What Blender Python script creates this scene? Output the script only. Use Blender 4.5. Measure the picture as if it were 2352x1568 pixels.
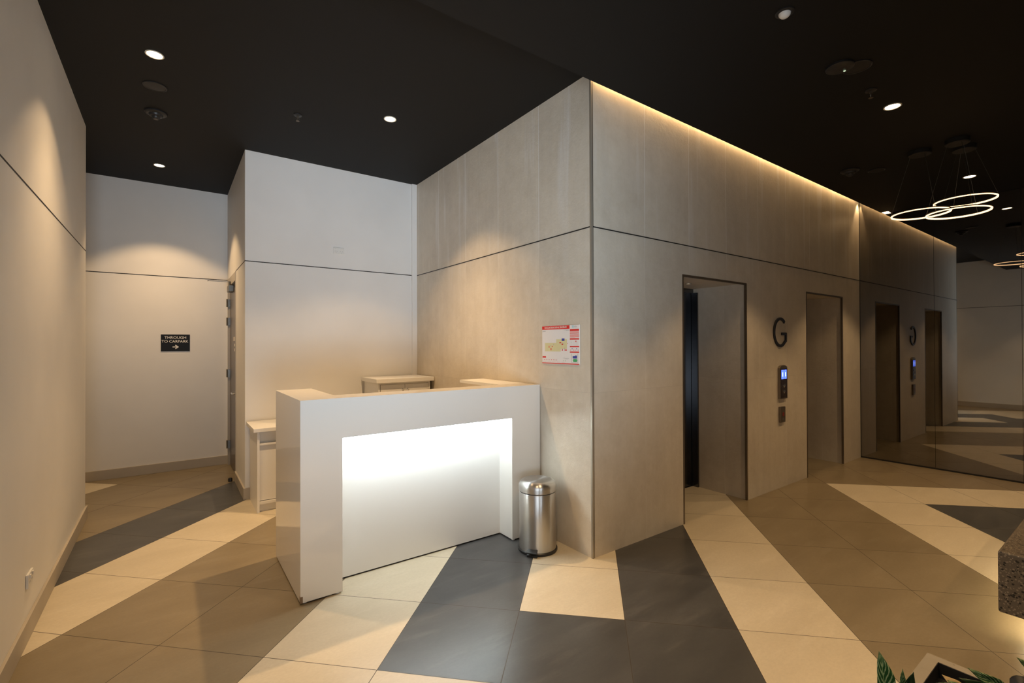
import bpy, bmesh, math, random
from mathutils import Vector, Matrix

for _o in list(bpy.data.objects):
    bpy.data.objects.remove(_o, do_unlink=True)
S = bpy.context.scene
COL = S.collection
PI = math.pi
R = math.radians

# ------------------------------------------------------------------ measures
H, H2, M = 3.533, 3.258, 2.407          # high ceiling, low ceiling, shadow line
SLOT = .27                              # cove slot between low ceiling and lift wall
YC, XD, YE, XL, YG, XB = 3.009, -1.865, 4.789, -3.095, 3.264, 5.144
X1, X2, X3, X4, T = 1.101, 2.166, 3.497, 4.558, 2.150
YF = -5.2                               # glazed front of the lobby

# ------------------------------------------------------------------ camera
cam_d = bpy.data.cameras.new('camera')
cam_d.sensor_width = 36.0
cam_d.lens = 16.608
cam_d.clip_start = .02
cam = bpy.data.objects.new('camera', cam_d)
COL.objects.link(cam)
rv = Vector((.81001639, -.58639714, -.00344131))
uv = Vector((-.00076970, -.00693167, .99997568))
fv = Vector((.58640673, .80999404, .00606613))
cam.matrix_world = Matrix(((rv.x, uv.x, -fv.x, -2.4784),
                           (rv.y, uv.y, -fv.y, -2.4359),
                           (rv.z, uv.z, -fv.z, 1.5524), (0, 0, 0, 1)))
S.camera = cam

# ------------------------------------------------------------------ light
S.view_settings.view_transform = 'Standard'
S.view_settings.look = 'None'
S.view_settings.gamma = 1
S.view_settings.use_curve_mapping = False
S.view_settings.exposure = 0.0
WARM = (1.0, .655, .335)
DAY = (.76, .88, 1.0)
SPOT_W = 50                              # wide part of each downlight beam
SPOT_C = 100                              # brighter centre of the beam
CONE = R(98)
world = bpy.data.worlds.new('daylight')
S.world = world
world.use_nodes = True
_bg = world.node_tree.nodes['Background']
_bg.inputs[0].default_value = (.70, .84, 1.0, 1)
_bg.inputs[1].default_value = .35


def area(name, loc, rot, sx, sy, watts, color, spread=180):
    d = bpy.data.lights.new(name, 'AREA')
    d.shape = 'RECTANGLE'
    d.size, d.size_y = sx, sy
    d.energy = watts
    d.color = color
    d.spread = R(spread)
    o = bpy.data.objects.new(name, d)
    COL.objects.link(o)
    o.location = loc
    o.rotation_euler = rot
    return o


# daylight entering through the glazed entrance behind the camera
area('entrance_daylight', (-2.30, YF + .35, .70), (R(110), 0, R(-5)), 1.4, 1.0, 19, DAY, 58)
area('side_window_daylight', (XL + .05, -2.80, .75), (0, R(-113), R(54)), 1.1, 1.6, 16, DAY, 62)

# ------------------------------------------------------------------ materials
def mat(name, color=(.8, .8, .8), rough=.5, metal=0., spec=.5, emit=None, estr=0., coat=0.):
    m = bpy.data.materials.new(name)
    m.use_nodes = True
    b = m.node_tree.nodes['Principled BSDF']
    b.inputs['Base Color'].default_value = (*color, 1)
    b.inputs['Roughness'].default_value = rough
    b.inputs['Metallic'].default_value = metal
    b.inputs['Specular IOR Level'].default_value = spec
    if coat:
        b.inputs['Coat Weight'].default_value = coat
        b.inputs['Coat Roughness'].default_value = .04
    if emit:
        b.inputs['Emission Color'].default_value = (*emit, 1)
        b.inputs['Emission Strength'].default_value = estr
    return m


class NT:
    """small helper for shader node graphs"""
    def __init__(s, m):
        s.t = m.node_tree
        s.b = s.t.nodes['Principled BSDF']
        s.pos = s.new('ShaderNodeNewGeometry').outputs['Position']

    def new(s, k, **kw):
        n = s.t.nodes.new(k)
        for a, v in kw.items():
            setattr(n, a, v)
        return n

    def put(s, sock, v):
        if isinstance(v, bpy.types.NodeSocket):
            s.t.links.new(v, sock)
        else:
            sock.default_value = v

    def math(s, op, a, b=0., c=0.):
        n = s.new('ShaderNodeMath', operation=op)
        for i, v in enumerate((a, b, c)):
            s.put(n.inputs[i], v)
        return n.outputs[0]

    def noise(s, vec, scale, detail=4, rough=.55):
        n = s.new('ShaderNodeTexNoise')
        s.put(n.inputs['Vector'], vec)
        n.inputs['Scale'].default_value = scale
        n.inputs['Detail'].default_value = detail
        n.inputs['Roughness'].default_value = rough
        return n.outputs['Fac']

    def mapping(s, vec, scale=(1, 1, 1), rot=(0, 0, 0), loc=(0, 0, 0)):
        n = s.new('ShaderNodeMapping')
        s.put(n.inputs['Vector'], vec)
        n.inputs['Scale'].default_value = scale
        n.inputs['Rotation'].default_value = rot
        n.inputs['Location'].default_value = loc
        return n.outputs[0]

    def sep(s, vec):
        n = s.new('ShaderNodeSeparateXYZ')
        s.put(n.inputs[0], vec)
        return n.outputs

    def comb(s, x, y, z):
        n = s.new('ShaderNodeCombineXYZ')
        for i, v in enumerate((x, y, z)):
            s.put(n.inputs[i], v)
        return n.outputs[0]

    def mix(s, f, a, b, mode='MIX'):
        n = s.new('ShaderNodeMix', data_type='RGBA', blend_type=mode)
        s.put(n.inputs[0], f)
        for sock, v in ((n.inputs[6], a), (n.inputs[7], b)):
            s.put(sock, v if isinstance(v, bpy.types.NodeSocket) else (*v, 1))
        return n.outputs[2]

    def ramp(s, f, *stops):
        n = s.new('ShaderNodeValToRGB')
        s.put(n.inputs[0], f)
        e = n.color_ramp.elements
        while len(e) < len(stops):
            e.new(.5)
        for i, (p, v) in enumerate(stops):
            e[i].position = p
            e[i].color = (v, v, v, 1) if not isinstance(v, tuple) else (*v, 1)
        return n.outputs[0]

    def rng(s, f, a, b, c, d):
        n = s.new('ShaderNodeMapRange')
        s.put(n.inputs[0], f)
        for i, v in enumerate((a, b, c, d)):
            n.inputs[i + 1].default_value = v
        return n.outputs[0]

    def white(s, vec):
        n = s.new('ShaderNodeTexWhiteNoise', noise_dimensions='3D')
        s.put(n.inputs['Vector'], vec)
        return n.outputs['Value']

    def bump(s, h, strength, dist):
        n = s.new('ShaderNodeBump')
        s.put(n.inputs['Height'], h)
        n.inputs['Strength'].default_value = strength
        n.inputs['Distance'].default_value = dist
        s.t.links.new(n.outputs[0], s.b.inputs['Normal'])

    def color(s, c):
        s.t.links.new(c, s.b.inputs['Base Color'])

    def rough(s, c):
        s.t.links.new(c, s.b.inputs['Roughness'])


def paint(name, c, rough=.55, amt=.03):
    m = mat(name, c, rough, spec=.3)
    n = NT(m)
    f = n.noise(n.pos, 1.6, 3)
    n.color(n.mix(n.rng(f, .3, .7, 0, 1), tuple(v * (1 - amt) for v in c), tuple(min(1, v * (1 + amt)) for v in c)))
    n.bump(n.noise(n.pos, 160, 2), .08, .001)
    return m


M_WALL = paint('white_wall_paint', (.80, .79, .77))
M_CEIL = paint('black_ceiling_paint', (.0050, .0049, .0048), .7)
M_BLACK = mat('matt_black', (.012, .012, .012), .55)
M_GROOVE = mat('shadow_line_black', (.010, .010, .010), .6)


def stone_mat():
    m = mat('beige_stone_tile', rough=.42, spec=.35)
    n = NT(m)
    o = n.sep(n.pos)
    u = n.math('ADD', o[0], o[1])
    uu = n.math('DIVIDE', n.math('SUBTRACT', u, .003), .6)
    vv = n.math('DIVIDE', n.math('SUBTRACT', o[2], -.005), 1.2)
    cell = n.comb(n.math('FLOOR', uu), n.math('FLOOR', vv), 0.)
    rnd = n.white(cell)
    off = n.comb(n.math('MULTIPLY', rnd, 17.), n.math('MULTIPLY', rnd, 5.), n.math('MULTIPLY', rnd, 9.))
    va = n.new('ShaderNodeVectorMath', operation='ADD')
    n.put(va.inputs[0], n.pos)
    n.put(va.inputs[1], off)
    p = va.outputs[0]
    f1 = n.noise(p, 1.7, 5, .6)
    f2 = n.noise(p, 11., 8, .74)
    f3 = n.noise(n.mapping(p, (9, 9, 1.1)), 1.0, 4, .6)
    base = n.mix(n.rng(f1, .3, .72, 0, 1), (.55, .485, .385), (.67, .60, .485))
    base = n.mix(n.rng(f2, .35, .75, 0, .5), base, (.76, .70, .61))
    base = n.mix(n.rng(f3, .42, .75, 0, .28), base, (.47, .42, .355))
    base = n.mix(n.math('MULTIPLY', rnd, .16), base, (.46, .415, .355))
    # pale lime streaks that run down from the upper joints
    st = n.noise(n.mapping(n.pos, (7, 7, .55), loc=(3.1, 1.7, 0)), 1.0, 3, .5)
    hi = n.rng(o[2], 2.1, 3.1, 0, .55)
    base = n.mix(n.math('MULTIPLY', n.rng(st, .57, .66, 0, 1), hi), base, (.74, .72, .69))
    fu = n.math('ABSOLUTE', n.math('SUBTRACT', n.math('FRACT', n.math('ADD', uu, .5)), .5))
    fv_ = n.math('ABSOLUTE', n.math('SUBTRACT', n.math('FRACT', n.math('ADD', vv, .5)), .5))
    ju = n.math('LESS_THAN', fu, .0038)
    jv = n.math('LESS_THAN', fv_, .0011)
    up = n.rng(o[2], 2.2, 2.6, .15, .9)
    base = n.mix(n.math('MULTIPLY', ju, up), base, (.86, .85, .83))
    base = n.mix(n.math('MULTIPLY', jv, .35), base, (.38, .34, .29))
    n.color(base)
    n.bump(n.math('ADD', n.noise(p, 34, 8, .72), n.math('MULTIPLY', n.noise(p, 90, 3), .2)), .4, .005)
    n.rough(n.rng(f2, .3, .7, .36, .5))
    return m


M_STONE = stone_mat()

OX, OY, TS = .0206, -.2197, .6          # floor tile grid origin; grid turned 45 degrees
C45 = math.sqrt(.5)


def floor_mat(name, lo, hi, vein):
    m = mat(name, rough=.34, spec=.42)
    n = NT(m)
    o = n.sep(n.pos)
    dx = n.math('SUBTRACT', o[0], OX)
    dy = n.math('SUBTRACT', o[1], OY)
    i = n.math('DIVIDE', n.math('MULTIPLY', n.math('SUBTRACT', dx, dy), C45), TS)
    j = n.math('DIVIDE', n.math('MULTIPLY', n.math('ADD', dx, dy), C45), TS)
    cell = n.comb(n.math('FLOOR', i), n.math('FLOOR', j), 0.)
    rnd = n.white(cell)
    va = n.new('ShaderNodeVectorMath', operation='ADD')
    n.put(va.inputs[0], n.pos)
    n.put(va.inputs[1], n.comb(n.math('MULTIPLY', rnd, 23.), n.math('MULTIPLY', rnd, 11.), rnd))
    p = va.outputs[0]
    f1 = n.noise(n.mapping(p, (1.6, 4.2, 1), rot=(0, 0, R(35))), 1., 4, .55)
    f2 = n.noise(n.mapping(p, (1, 1.7, 1), rot=(0, 0, R(30))), 48, 6, .72)
    f3 = n.noise(n.mapping(p, (1.2, 7, 1), rot=(0, 0, R(-28))), 1.6, 4, .55)
    base = n.mix(n.rng(f1, .33, .7, 0, 1), lo, hi)
    base = n.mix(n.rng(f3, .56, .74, 0, .45), base, vein)
    base = n.mix(n.rng(f2, .34, .72, 0, .34), base, tuple(v * .74 for v in lo))
    base = n.mix(n.math('MULTIPLY', rnd, .10), base, tuple(v * .8 for v in lo))
    fi = n.math('ABSOLUTE', n.math('SUBTRACT', n.math('FRACT', n.math('ADD', i, .5)), .5))
    fj = n.math('ABSOLUTE', n.math('SUBTRACT', n.math('FRACT', n.math('ADD', j, .5)), .5))
    g = n.math('LESS_THAN', n.math('MINIMUM', fi, fj), .0031)
    base = n.mix(n.math('MULTIPLY', g, .95), base, (.055, .042, .03))
    n.color(base)
    n.rough(n.math('ADD', n.math('MULTIPLY', g, .3), .30))
    n.bump(n.math('SUBTRACT', n.math('MULTIPLY', f1, .35), n.math('MULTIPLY', g, .6)), .10, .002)
    return m


M_CREAM = floor_mat('cream_floor_tile', (.59, .52, .39), (.68, .605, .465), (.72, .65, .52))
M_TAUPE = floor_mat('taupe_floor_tile', (.220, .176, .110), (.28, .228, .148), (.315, .265, .185))
M_DARK = floor_mat('charcoal_floor_tile', (.054, .054, .055), (.088, .088, .087), (.14, .136, .13))

M_GLOSS = mat('gloss_white_laminate', (.80, .775, .73), .06, spec=.6)
M_SATIN = mat('satin_white_laminate', (.78, .765, .73), .35, spec=.4)
M_CHIP = mat('broken_laminate_core', (.22, .15, .09), .8)
M_STEEL = mat('brushed_stainless', (.60, .585, .56), .24, 1.)
_n = NT(M_STEEL)
_n.b.inputs['Anisotropic'].default_value = .85
_n.b.inputs['Anisotropic Rotation'].default_value = .25
_n.b.inputs['Roughness'].default_value = .30
M_LIFT = mat('dark_lift_steel', (.13, .13, .135), .20, 1.)
M_CHROME = mat('chrome', (.75, .74, .72), .12, 1.)
M_HINGE = mat('dull_metal', (.22, .215, .20), .45, 1.)
M_BRONZE = mat('bronze_trim', (.20, .165, .125), .38, .75)
M_PLASTIC = mat('black_plastic', (.016, .016, .017), .4)
M_DOORPAINT = mat('taupe_door_paint', (.115, .095, .08), .3, spec=.4)
M_FRAMEPAINT = mat('grey_frame_paint', (.42, .38, .32), .4)
M_WPLAST = mat('white_plastic', (.78, .77, .74), .35)
M_SIGNBK = mat('sign_black', (.008, .008, .009), .5, spec=.2)
M_SIGNWH = mat('sign_white', (.80, .77, .72), .5)
M_RED = mat('sign_red', (.72, .035, .03), .35)
M_PINK = mat('sign_pink', (.80, .42, .40), .4)
M_PAPER = mat('sign_paper', (.80, .78, .77), .3)
M_YEL = mat('sign_yellow', (.70, .66, .38), .4)
M_BLUE = mat('sign_blue', (.055, .075, .36), .4)
M_GRN = mat('sign_green', (.07, .42, .16), .4)
M_GREY = mat('sign_grey', (.40, .40, .42), .5)
M_TEAL = mat('sign_teal', (.45, .66, .68), .5)
M_LENS = mat('warm_lamp_lens', (.8, .8, .8), .4, emit=(1., .84, .60), estr=14.)
M_RIM = mat('downlight_rim', (.72, .66, .55), .35)
M_RINGLED = mat('warm_led_diffuser', (.8, .8, .8), .4, emit=(1., .60, .30), estr=2.8)
M_COVE = mat('cove_led_tape', (.8, .8, .8), .4, emit=(1., .62, .28), estr=42.)
M_COOL = mat('cool_led_tape', (.8, .8, .8), .4, emit=(.84, .96, 1.), estr=96.)
M_DISP = mat('blue_display', (.05, .05, .2), .3, emit=(.09, .17, 1.), estr=2.2)
M_DISPHI = mat('blue_display_digit', (.3, .4, .9), .3, emit=(.45, .62, 1.), estr=2.0)
M_REDLED = mat('red_indicator', (.13, .012, .01), .3, emit=(1., .05, .02), estr=.03)
M_GRNLED = mat('pale_indicator', (.5, .6, .4), .3, emit=(.8, 1., .7), estr=.6)
M_SOIL = mat('dark_shaded_soil', (.03, .024, .02), .95)
_n = NT(M_SOIL)
_n.color(_n.mix(_n.noise(_n.pos, 90, 4), (.005, .005, .006), (.016, .014, .014)))  # dark soil, colour lowered further for the deep shade inside the planter
_n.bump(_n.noise(_n.pos, 120, 4), 1., .01)
M_STEM = mat('green_stem', (.10, .17, .04), .45)
M_LUMP = mat('black_lump', (.012, .012, .015), .5)

M_MIRROR = mat('smoked_mirror', (.30, .29, .275), .012, 1.)
M_GLASS = bpy.data.materials.new('clear_glass')
M_GLASS.use_nodes = True
_t = M_GLASS.node_tree
_t.nodes.remove(_t.nodes['Principled BSDF'])
_tr = _t.nodes.new('ShaderNodeBsdfTransparent')
_gl = _t.nodes.new('ShaderNodeBsdfGlossy')
_gl.inputs['Roughness'].default_value = .02
_mx = _t.nodes.new('ShaderNodeMixShader')
_mx.inputs[0].default_value = .08
_t.links.new(_tr.outputs[0], _mx.inputs[1])
_t.links.new(_gl.outputs[0], _mx.inputs[2])
_t.links.new(_mx.outputs[0], _t.nodes['Material Output'].inputs[0])

M_TERR = mat('dark_terrazzo', rough=.38, spec=.45)
_n = NT(M_TERR)


def _vor(scale, thr):
    v = _n.new('ShaderNodeTexVoronoi')
    _n.put(v.inputs['Vector'], _n.pos)
    v.inputs['Scale'].default_value = scale
    v.inputs['Randomness'].default_value = 1.
    return v


_b = _n.mix(_n.noise(_n.pos, 14, 4), (.105, .085, .066), (.155, .13, .10))
for sc, c, k in ((85, (.26, .22, .17), .36), (60, (.02, .018, .017), .32), (120, (.36, .32, .26), .30)):
    v = _vor(sc, k)
    d = _n.math('LESS_THAN', v.outputs['Distance'], k)
    pick = _n.math('GREATER_THAN', _n.sep(v.outputs['Color'])[0], .55)
    _b = _n.mix(_n.math('MULTIPLY', d, pick), _b, c)
_n.color(_b)

M_PLANTER = mat('pale_concrete', rough=.8)
_n = NT(M_PLANTER)
_b = _n.mix(_n.noise(_n.pos, 9, 5), (.25, .225, .18), (.34, .305, .25))
_v = _vor(30, .1)
_b = _n.mix(_n.math('MULTIPLY', _n.math('LESS_THAN', _v.outputs['Distance'], .10), .6), _b, (.14, .115, .085))
_n.color(_b)
_n.bump(_n.noise(_n.pos, 60, 4), .4, .003)

M_LEAF = mat('variegated_leaf', rough=.32, spec=.5)
_n = NT(M_LEAF)
_uv = _n.new('ShaderNodeUVMap').outputs[0]
_o = _n.sep(_uv)
_av = _n.math('ABSOLUTE', _n.math('SUBTRACT', _o[1], .5))
_w = _n.math('SINE', _n.math('MULTIPLY', _n.math('SUBTRACT', _o[0], _n.math('MULTIPLY', _av, .8)), 38.))
_nn = _n.noise(_n.mapping(_uv, (9, 5, 1)), 1., 3)
_s = _n.math('ADD', _w, _n.math('MULTIPLY', _n.math('SUBTRACT', _nn, .5), 3.2))
_f = _n.rng(_s, .25, .9, 0, 1)
_c = _n.mix(_f, (.022, .085, .018), (.36, .44, .20))
_c = _n.mix(_n.math('LESS_THAN', _av, .022), _c, (.22, .32, .11))
_n.color(_c)
M_LEAFD = mat('dark_leaf', (.016, .040, .014), .35)
M_LEAFY = mat('dry_leaf', (.36, .26, .12), .6)

# ------------------------------------------------------------------ mesh tools
class MB:
    def __init__(s):
        s.v, s.f, s.m, s.uv, s.sm = [], [], [], {}, []

    def add(s, vs, fs, mi=0, smooth=False):
        k = len(s.v)
        s.v += [tuple(p) for p in vs]
        for f in fs:
            s.f.append([k + a for a in f])
            s.m.append(mi)
            s.sm.append(smooth)
        return s

    def box(s, x0, x1, y0, y1, z0, z1, mi=0):
        x0, x1 = min(x0, x1), max(x0, x1)
        y0, y1 = min(y0, y1), max(y0, y1)
        z0, z1 = min(z0, z1), max(z0, z1)
        return s.add([(x0, y0, z0), (x1, y0, z0), (x1, y1, z0), (x0, y1, z0),
                      (x0, y0, z1), (x1, y0, z1), (x1, y1, z1), (x0, y1, z1)],
                     [(3, 2, 1, 0), (4, 5, 6, 7), (0, 1, 5, 4), (1, 2, 6, 5), (2, 3, 7, 6), (3, 0, 4, 7)], mi)

    def prism(s, poly, z0, z1, mi=0):
        n = len(poly)
        a = sum(poly[i][0] * poly[(i + 1) % n][1] - poly[(i + 1) % n][0] * poly[i][1] for i in range(n))
        if a < 0:
            poly = poly[::-1]
        vs = [(x, y, z0) for x, y in poly] + [(x, y, z1) for x, y in poly]
        fs = [tuple(range(n - 1, -1, -1)), tuple(range(n, 2 * n))]
        fs += [(i, (i + 1) % n, n + (i + 1) % n, n + i) for i in range(n)]
        return s.add(vs, fs, mi)

    def lathe(s, prof, c=(0, 0, 0), n=40, mi=0, axis='z', smooth=True):
        vs, fs = [], []
        def pt(r, z, a):
            x, y = r * math.cos(a), r * math.sin(a)
            if axis == 'z':
                return (c[0] + x, c[1] + y, c[2] + z)
            if axis == 'y':
                return (c[0] + x, c[1] + z, c[2] + y)
            return (c[0] + z, c[1] + x, c[2] + y)
        for r, z in prof:
            for k in range(n):
                vs.append(pt(max(r, 1e-5), z, 2 * PI * k / n))
        for i in range(len(prof) - 1):
            for k in range(n):
                a, b = i * n + k, i * n + (k + 1) % n
                fs.append((a, b, b + n, a + n))
        return s.add(vs, fs, mi, smooth)

    def tube(s, path, r, n=8, mi=0):
        path = [Vector(p) for p in path]
        vs, fs = [], []
        for i, p in enumerate(path):
            d = (path[min(i + 1, len(path) - 1)] - path[max(i - 1, 0)]).normalized()
            a = d.orthogonal().normalized()
            if i:
                a = (pa - d * pa.dot(d)).normalized()
            pa = a
            b = d.cross(a)
            rr = r[i] if isinstance(r, (list, tuple)) else r
            for k in range(n):
                t = 2 * PI * k / n
                vs.append(p + (a * math.cos(t) + b * math.sin(t)) * rr)
        for i in range(len(path) - 1):
            for k in range(n):
                a, b = i * n + k, i * n + (k + 1) % n
                fs.append((a, b, b + n, a + n))
        fs.append(tuple(range(n - 1, -1, -1)))
        fs.append(tuple(range(len(vs) - n, len(vs))))
        return s.add(vs, fs, mi, True)

    def quad(s, pts, mi=0):
        return s.add(pts, [tuple(range(len(pts)))], mi)

    def build(s, name, mats, parent=None, bevel=0., seg=2):
        if not isinstance(mats, (list, tuple)):
            mats = [mats]
        off = Vector((0, 0, 0))
        if parent is not None:
            off = WLOC[parent.name]
        me = bpy.data.meshes.new(name)
        me.from_pydata([Vector(p) - off for p in s.v], [], s.f)
        for m in mats:
            me.materials.append(m)
        for p, mi, sm in zip(me.polygons, s.m, s.sm):
            p.material_index = mi
            p.use_smooth = sm
        bm = bmesh.new()
        bm.from_mesh(me)
        bmesh.ops.remove_doubles(bm, verts=bm.verts, dist=1e-6)
        bmesh.ops.recalc_face_normals(bm, faces=bm.faces)
        bm.to_mesh(me)
        bm.free()
        if any(s.sm):
            me.set_sharp_from_angle(angle=R(38))
        o = bpy.data.objects.new(name, me)
        COL.objects.link(o)
        WLOC[o.name] = off
        if parent is not None:
            o.parent = parent
        if bevel:
            b = o.modifiers.new('bevel', 'BEVEL')
            b.width = bevel
            b.segments = seg
            b.limit_method = 'ANGLE'
            b.angle_limit = R(40)
            b.harden_normals = False
        return o


WLOC = {}       # world origin of every object, for placing children in world coordinates


def thing(name, label, cat, loc=(0, 0, 0), group=None):
    o = bpy.data.objects.new(name, None)
    o.empty_display_size = .05
    COL.objects.link(o)
    o.location = loc
    WLOC[o.name] = Vector(loc)
    return tag(o, label, cat, group)


def tag(o, label, cat, group=None):
    o['label'] = label
    o['category'] = cat
    if group:
        o['group'] = group
    return o


def struct(o):
    o['kind'] = 'structure'
    return o


def dup(root, loc, label, group=None):
    r = root.copy()
    COL.objects.link(r)
    r.location = loc
    WLOC[r.name] = Vector(loc)
    r['label'] = label
    if group:
        r['group'] = group
    for ch in list(root.children):
        c = ch.copy()
        COL.objects.link(c)
        c.parent = r
        for g in ch.children:
            d = g.copy()
            COL.objects.link(d)
            d.parent = c
    return r


def text_mesh(body, size, place, align='CENTER', bold=0., width=None):
    """returns an MB with flat lettering; place(x, y) turns text coordinates into world points"""
    cu = bpy.data.curves.new('lettering', 'FONT')
    cu.body = body
    cu.size = size
    cu.align_x = align
    cu.align_y = 'CENTER'
    cu.offset = bold
    cu.resolution_u = 4
    o = bpy.data.objects.new('lettering', cu)
    COL.objects.link(o)
    dg = bpy.context.evaluated_depsgraph_get()
    dg.update()
    me = bpy.data.meshes.new_from_object(o.evaluated_get(dg))
    mb = MB()
    vs = [v.co.copy() for v in me.vertices]
    k = 1.
    if width and vs:
        w = max(v.x for v in vs) - min(v.x for v in vs)
        k = width / w
    if vs:
        mb.add([place(v.x * k, v.y) for v in vs], [tuple(p.vertices) for p in me.polygons])
    bpy.data.objects.remove(o, do_unlink=True)
    bpy.data.curves.remove(cu)
    bpy.data.meshes.remove(me)
    return mb


# ------------------------------------------------------------------ setting
# floor: 600 mm tiles laid at 45 degrees, three colours
def tile_kind(i, j):
    if i == -1: return 0 if j >= -1 else 2
    if i == 0: return 2
    if i == 1: return 0
    if i in (2, 3): return 1
    if i == 4: return 0 if j <= 3 else 1
    if i >= 5: return 0 if j == 3 else (2 if j <= 2 else 1)
    if i == -2: return 2 if j >= -2 else 0
    if i == -3: return 0
    if i in (-4, -5): return 1
    if i == -6: return 0
    if i == -7: return 2
    if i in (-8, -9): return 1
    if i == -10: return 0 if j <= 1 else 1
    return 1


bm = bmesh.new()
for i in range(-16, 17):
    for j in range(-16, 17):
        q = []
        for a, b in ((0, 0), (1, 0), (1, 1), (0, 1)):
            u, v = (i + a) * TS, (j + b) * TS
            q.append(bm.verts.new((OX + (u + v) * C45, OY + (-u + v) * C45, 0)))
        f = bm.faces.new(q)
        f.material_index = tile_kind(i, j)
bmesh.ops.remove_doubles(bm, verts=bm.verts, dist=1e-5)
for co, no in (((XB + .2, 0, 0), (1, 0, 0)), ((-5.6, 0, 0), (-1, 0, 0)), ((0, YE + .2, 0), (0, 1, 0)), ((0, YF - .2, 0), (0, -1, 0))):
    bmesh.ops.bisect_plane(bm, geom=bm.verts[:] + bm.edges[:] + bm.faces[:], plane_co=co, plane_no=no, clear_outer=True)
bmesh.ops.recalc_face_normals(bm, faces=bm.faces)
for f in bm.faces:
    if f.normal.z < 0:
        f.normal_flip()
me = bpy.data.meshes.new('floor')
bm.to_mesh(me)
bm.free()
for m in (M_CREAM, M_TAUPE, M_DARK):
    me.materials.append(m)
fl = bpy.data.objects.new('floor', me)
COL.objects.link(fl)
WLOC['floor'] = Vector()
struct(fl)

# ceilings: a high part over the desk and the cove, a lower part over the lobby
struct(MB().box(-5.6, XB + .2, -SLOT, YE + .2, H, H + .12).build('ceiling', M_CEIL))
NX0, NY0 = XB - .085, -SLOT - .075      # little notch left open beside the mirror
struct(MB().box(XL - .2, XB, YF, NY0, H2, H + .12)
       .box(XL - .2, NX0, NY0, -SLOT, H2, H + .12).build('ceiling_lobby', M_CEIL))

# walls
WY0, WY1, WZ0, WZ1 = -4.3, -1.35, .12, 2.62      # side window, beside and behind the camera
struct(MB().box(XL - .2, XL, WY1, YG, 0, H).box(XL - .2, XL, YF, WY0, 0, H).box(XL - .2, XL, WY0, WY1, 0, WZ0)
       .box(XL - .2, XL, WY0, WY1, WZ1, H).build('wall_left', M_WALL))
wf = MB()
for y in (WY0, (WY0 + WY1) / 2 - .025, WY1 - .05):
    wf.box(XL - .12, XL - .06, y, y + .05, WZ0, WZ1)
wf.box(XL - .12, XL - .06, WY0 + .05, WY1 - .05, WZ0, WZ0 + .05).box(XL - .12, XL - .06, WY0 + .05, WY1 - .05, WZ1 - .05, WZ1)
wn = struct(wf.build('window_2', M_BLACK))
MB().box(XL - .095, XL - .085, WY0 + .05, WY1 - .05, WZ0 + .05, WZ1 - .05).build('pane', M_GLASS, wn)
struct(MB().box(-5.6, XD + .1, YE, YE + .2, 0, H).build('wall_rear', M_WALL))
struct(MB().box(-5.6, XL - .2, YG - .2, YG, 0, H).build('wall_corridor', M_WALL))
struct(MB().box(-5.8, -5.6, YG - .2, YE + .2, 0, H).build('wall_corridor_end', M_WALL))
struct(MB().prism([(XD, YC), (0, YC), (0, YC + .1), (XD + .1, YC + .1)], 0, H).build('wall_desk', M_WALL))
DY0, DY1, DZ = 3.86, 4.705, 2.30        # service door opening
w = MB()
w.prism([(XD, YC), (XD + .1, YC + .1), (XD + .1, DY0 - .04), (XD, DY0 - .04)], 0, H)
w.box(XD, XD + .1, DY0 - .04, YE, M, H)
w.box(XD, XD + .1, DY1 + .04, YE, 0, M)
struct(w.build('wall_return', M_WALL))
struct(MB().prism([(0, 0), (.2, .2), (.2, YC + .1), (0, YC + .1)], 0, H).build('wall_stone', M_STONE))
w = MB()
DD = .60                                # depth of the lift recesses
w.prism([(0, 0), (X1, 0), (X1, DD), (.2, DD), (.2, .2)], 0, T)
w.box(X2, X3, 0, DD, 0, T)
w.box(X4, XB, 0, DD, 0, T)
w.prism([(0, 0), (XB, 0), (XB, DD), (.2, DD), (.2, .2)], T, H)
struct(w.build('wall_lift', M_STONE))
struct(MB().box(.2, XB, DD + .10, DD + .2, 0, H).build('wall_lift_shaft', M_BLACK))
# smoked mirror wall: a backing wall carrying three tall panels
wr = struct(MB().box(XB + .012, XB + .2, YF, DD + .2, 0, H).build('wall_right', M_BLACK))
js = [-.006, -.775, -1.515, -2.255, -2.995, -3.735, -4.475, -5.215, -5.955]
for a, b in zip(js[:-1], js[1:]):
    MB().box(XB, XB + .01, b + .0015, a - .0015, .018, H2 - .002 if a < -.5 else H).build('mirror_panel', M_MIRROR, wr)
# glazed entrance behind the camera
EX0, EX1, EZ = -3.05, -.85, 2.62
w = MB()
w.box(XL - .2, EX0, YF - .2, YF, 0, H)
w.box(EX1, XB + .2, YF - .2, YF, 0, H)
w.box(EX0, EX1, YF - .2, YF, EZ, H)
struct(w.build('wall_front', M_WALL))
wf = MB()
for x in (EX0, (EX0 + EX1) / 2 - .025, EX1 - .05):
    wf.box(x, x + .05, YF - .12, YF - .06, 0, EZ)
wf.box(EX0 + .05, EX1 - .05, YF - .12, YF - .06, 0, .06)
wf.box(EX0 + .05, EX1 - .05, YF - .12, YF - .06, EZ - .05, EZ)
wn = struct(wf.build('window_1', M_BLACK))
MB().box(EX0 + .05, EX1 - .05, YF - .095, YF - .085, .06, EZ - .05).build('pane', M_GLASS, wn)

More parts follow.
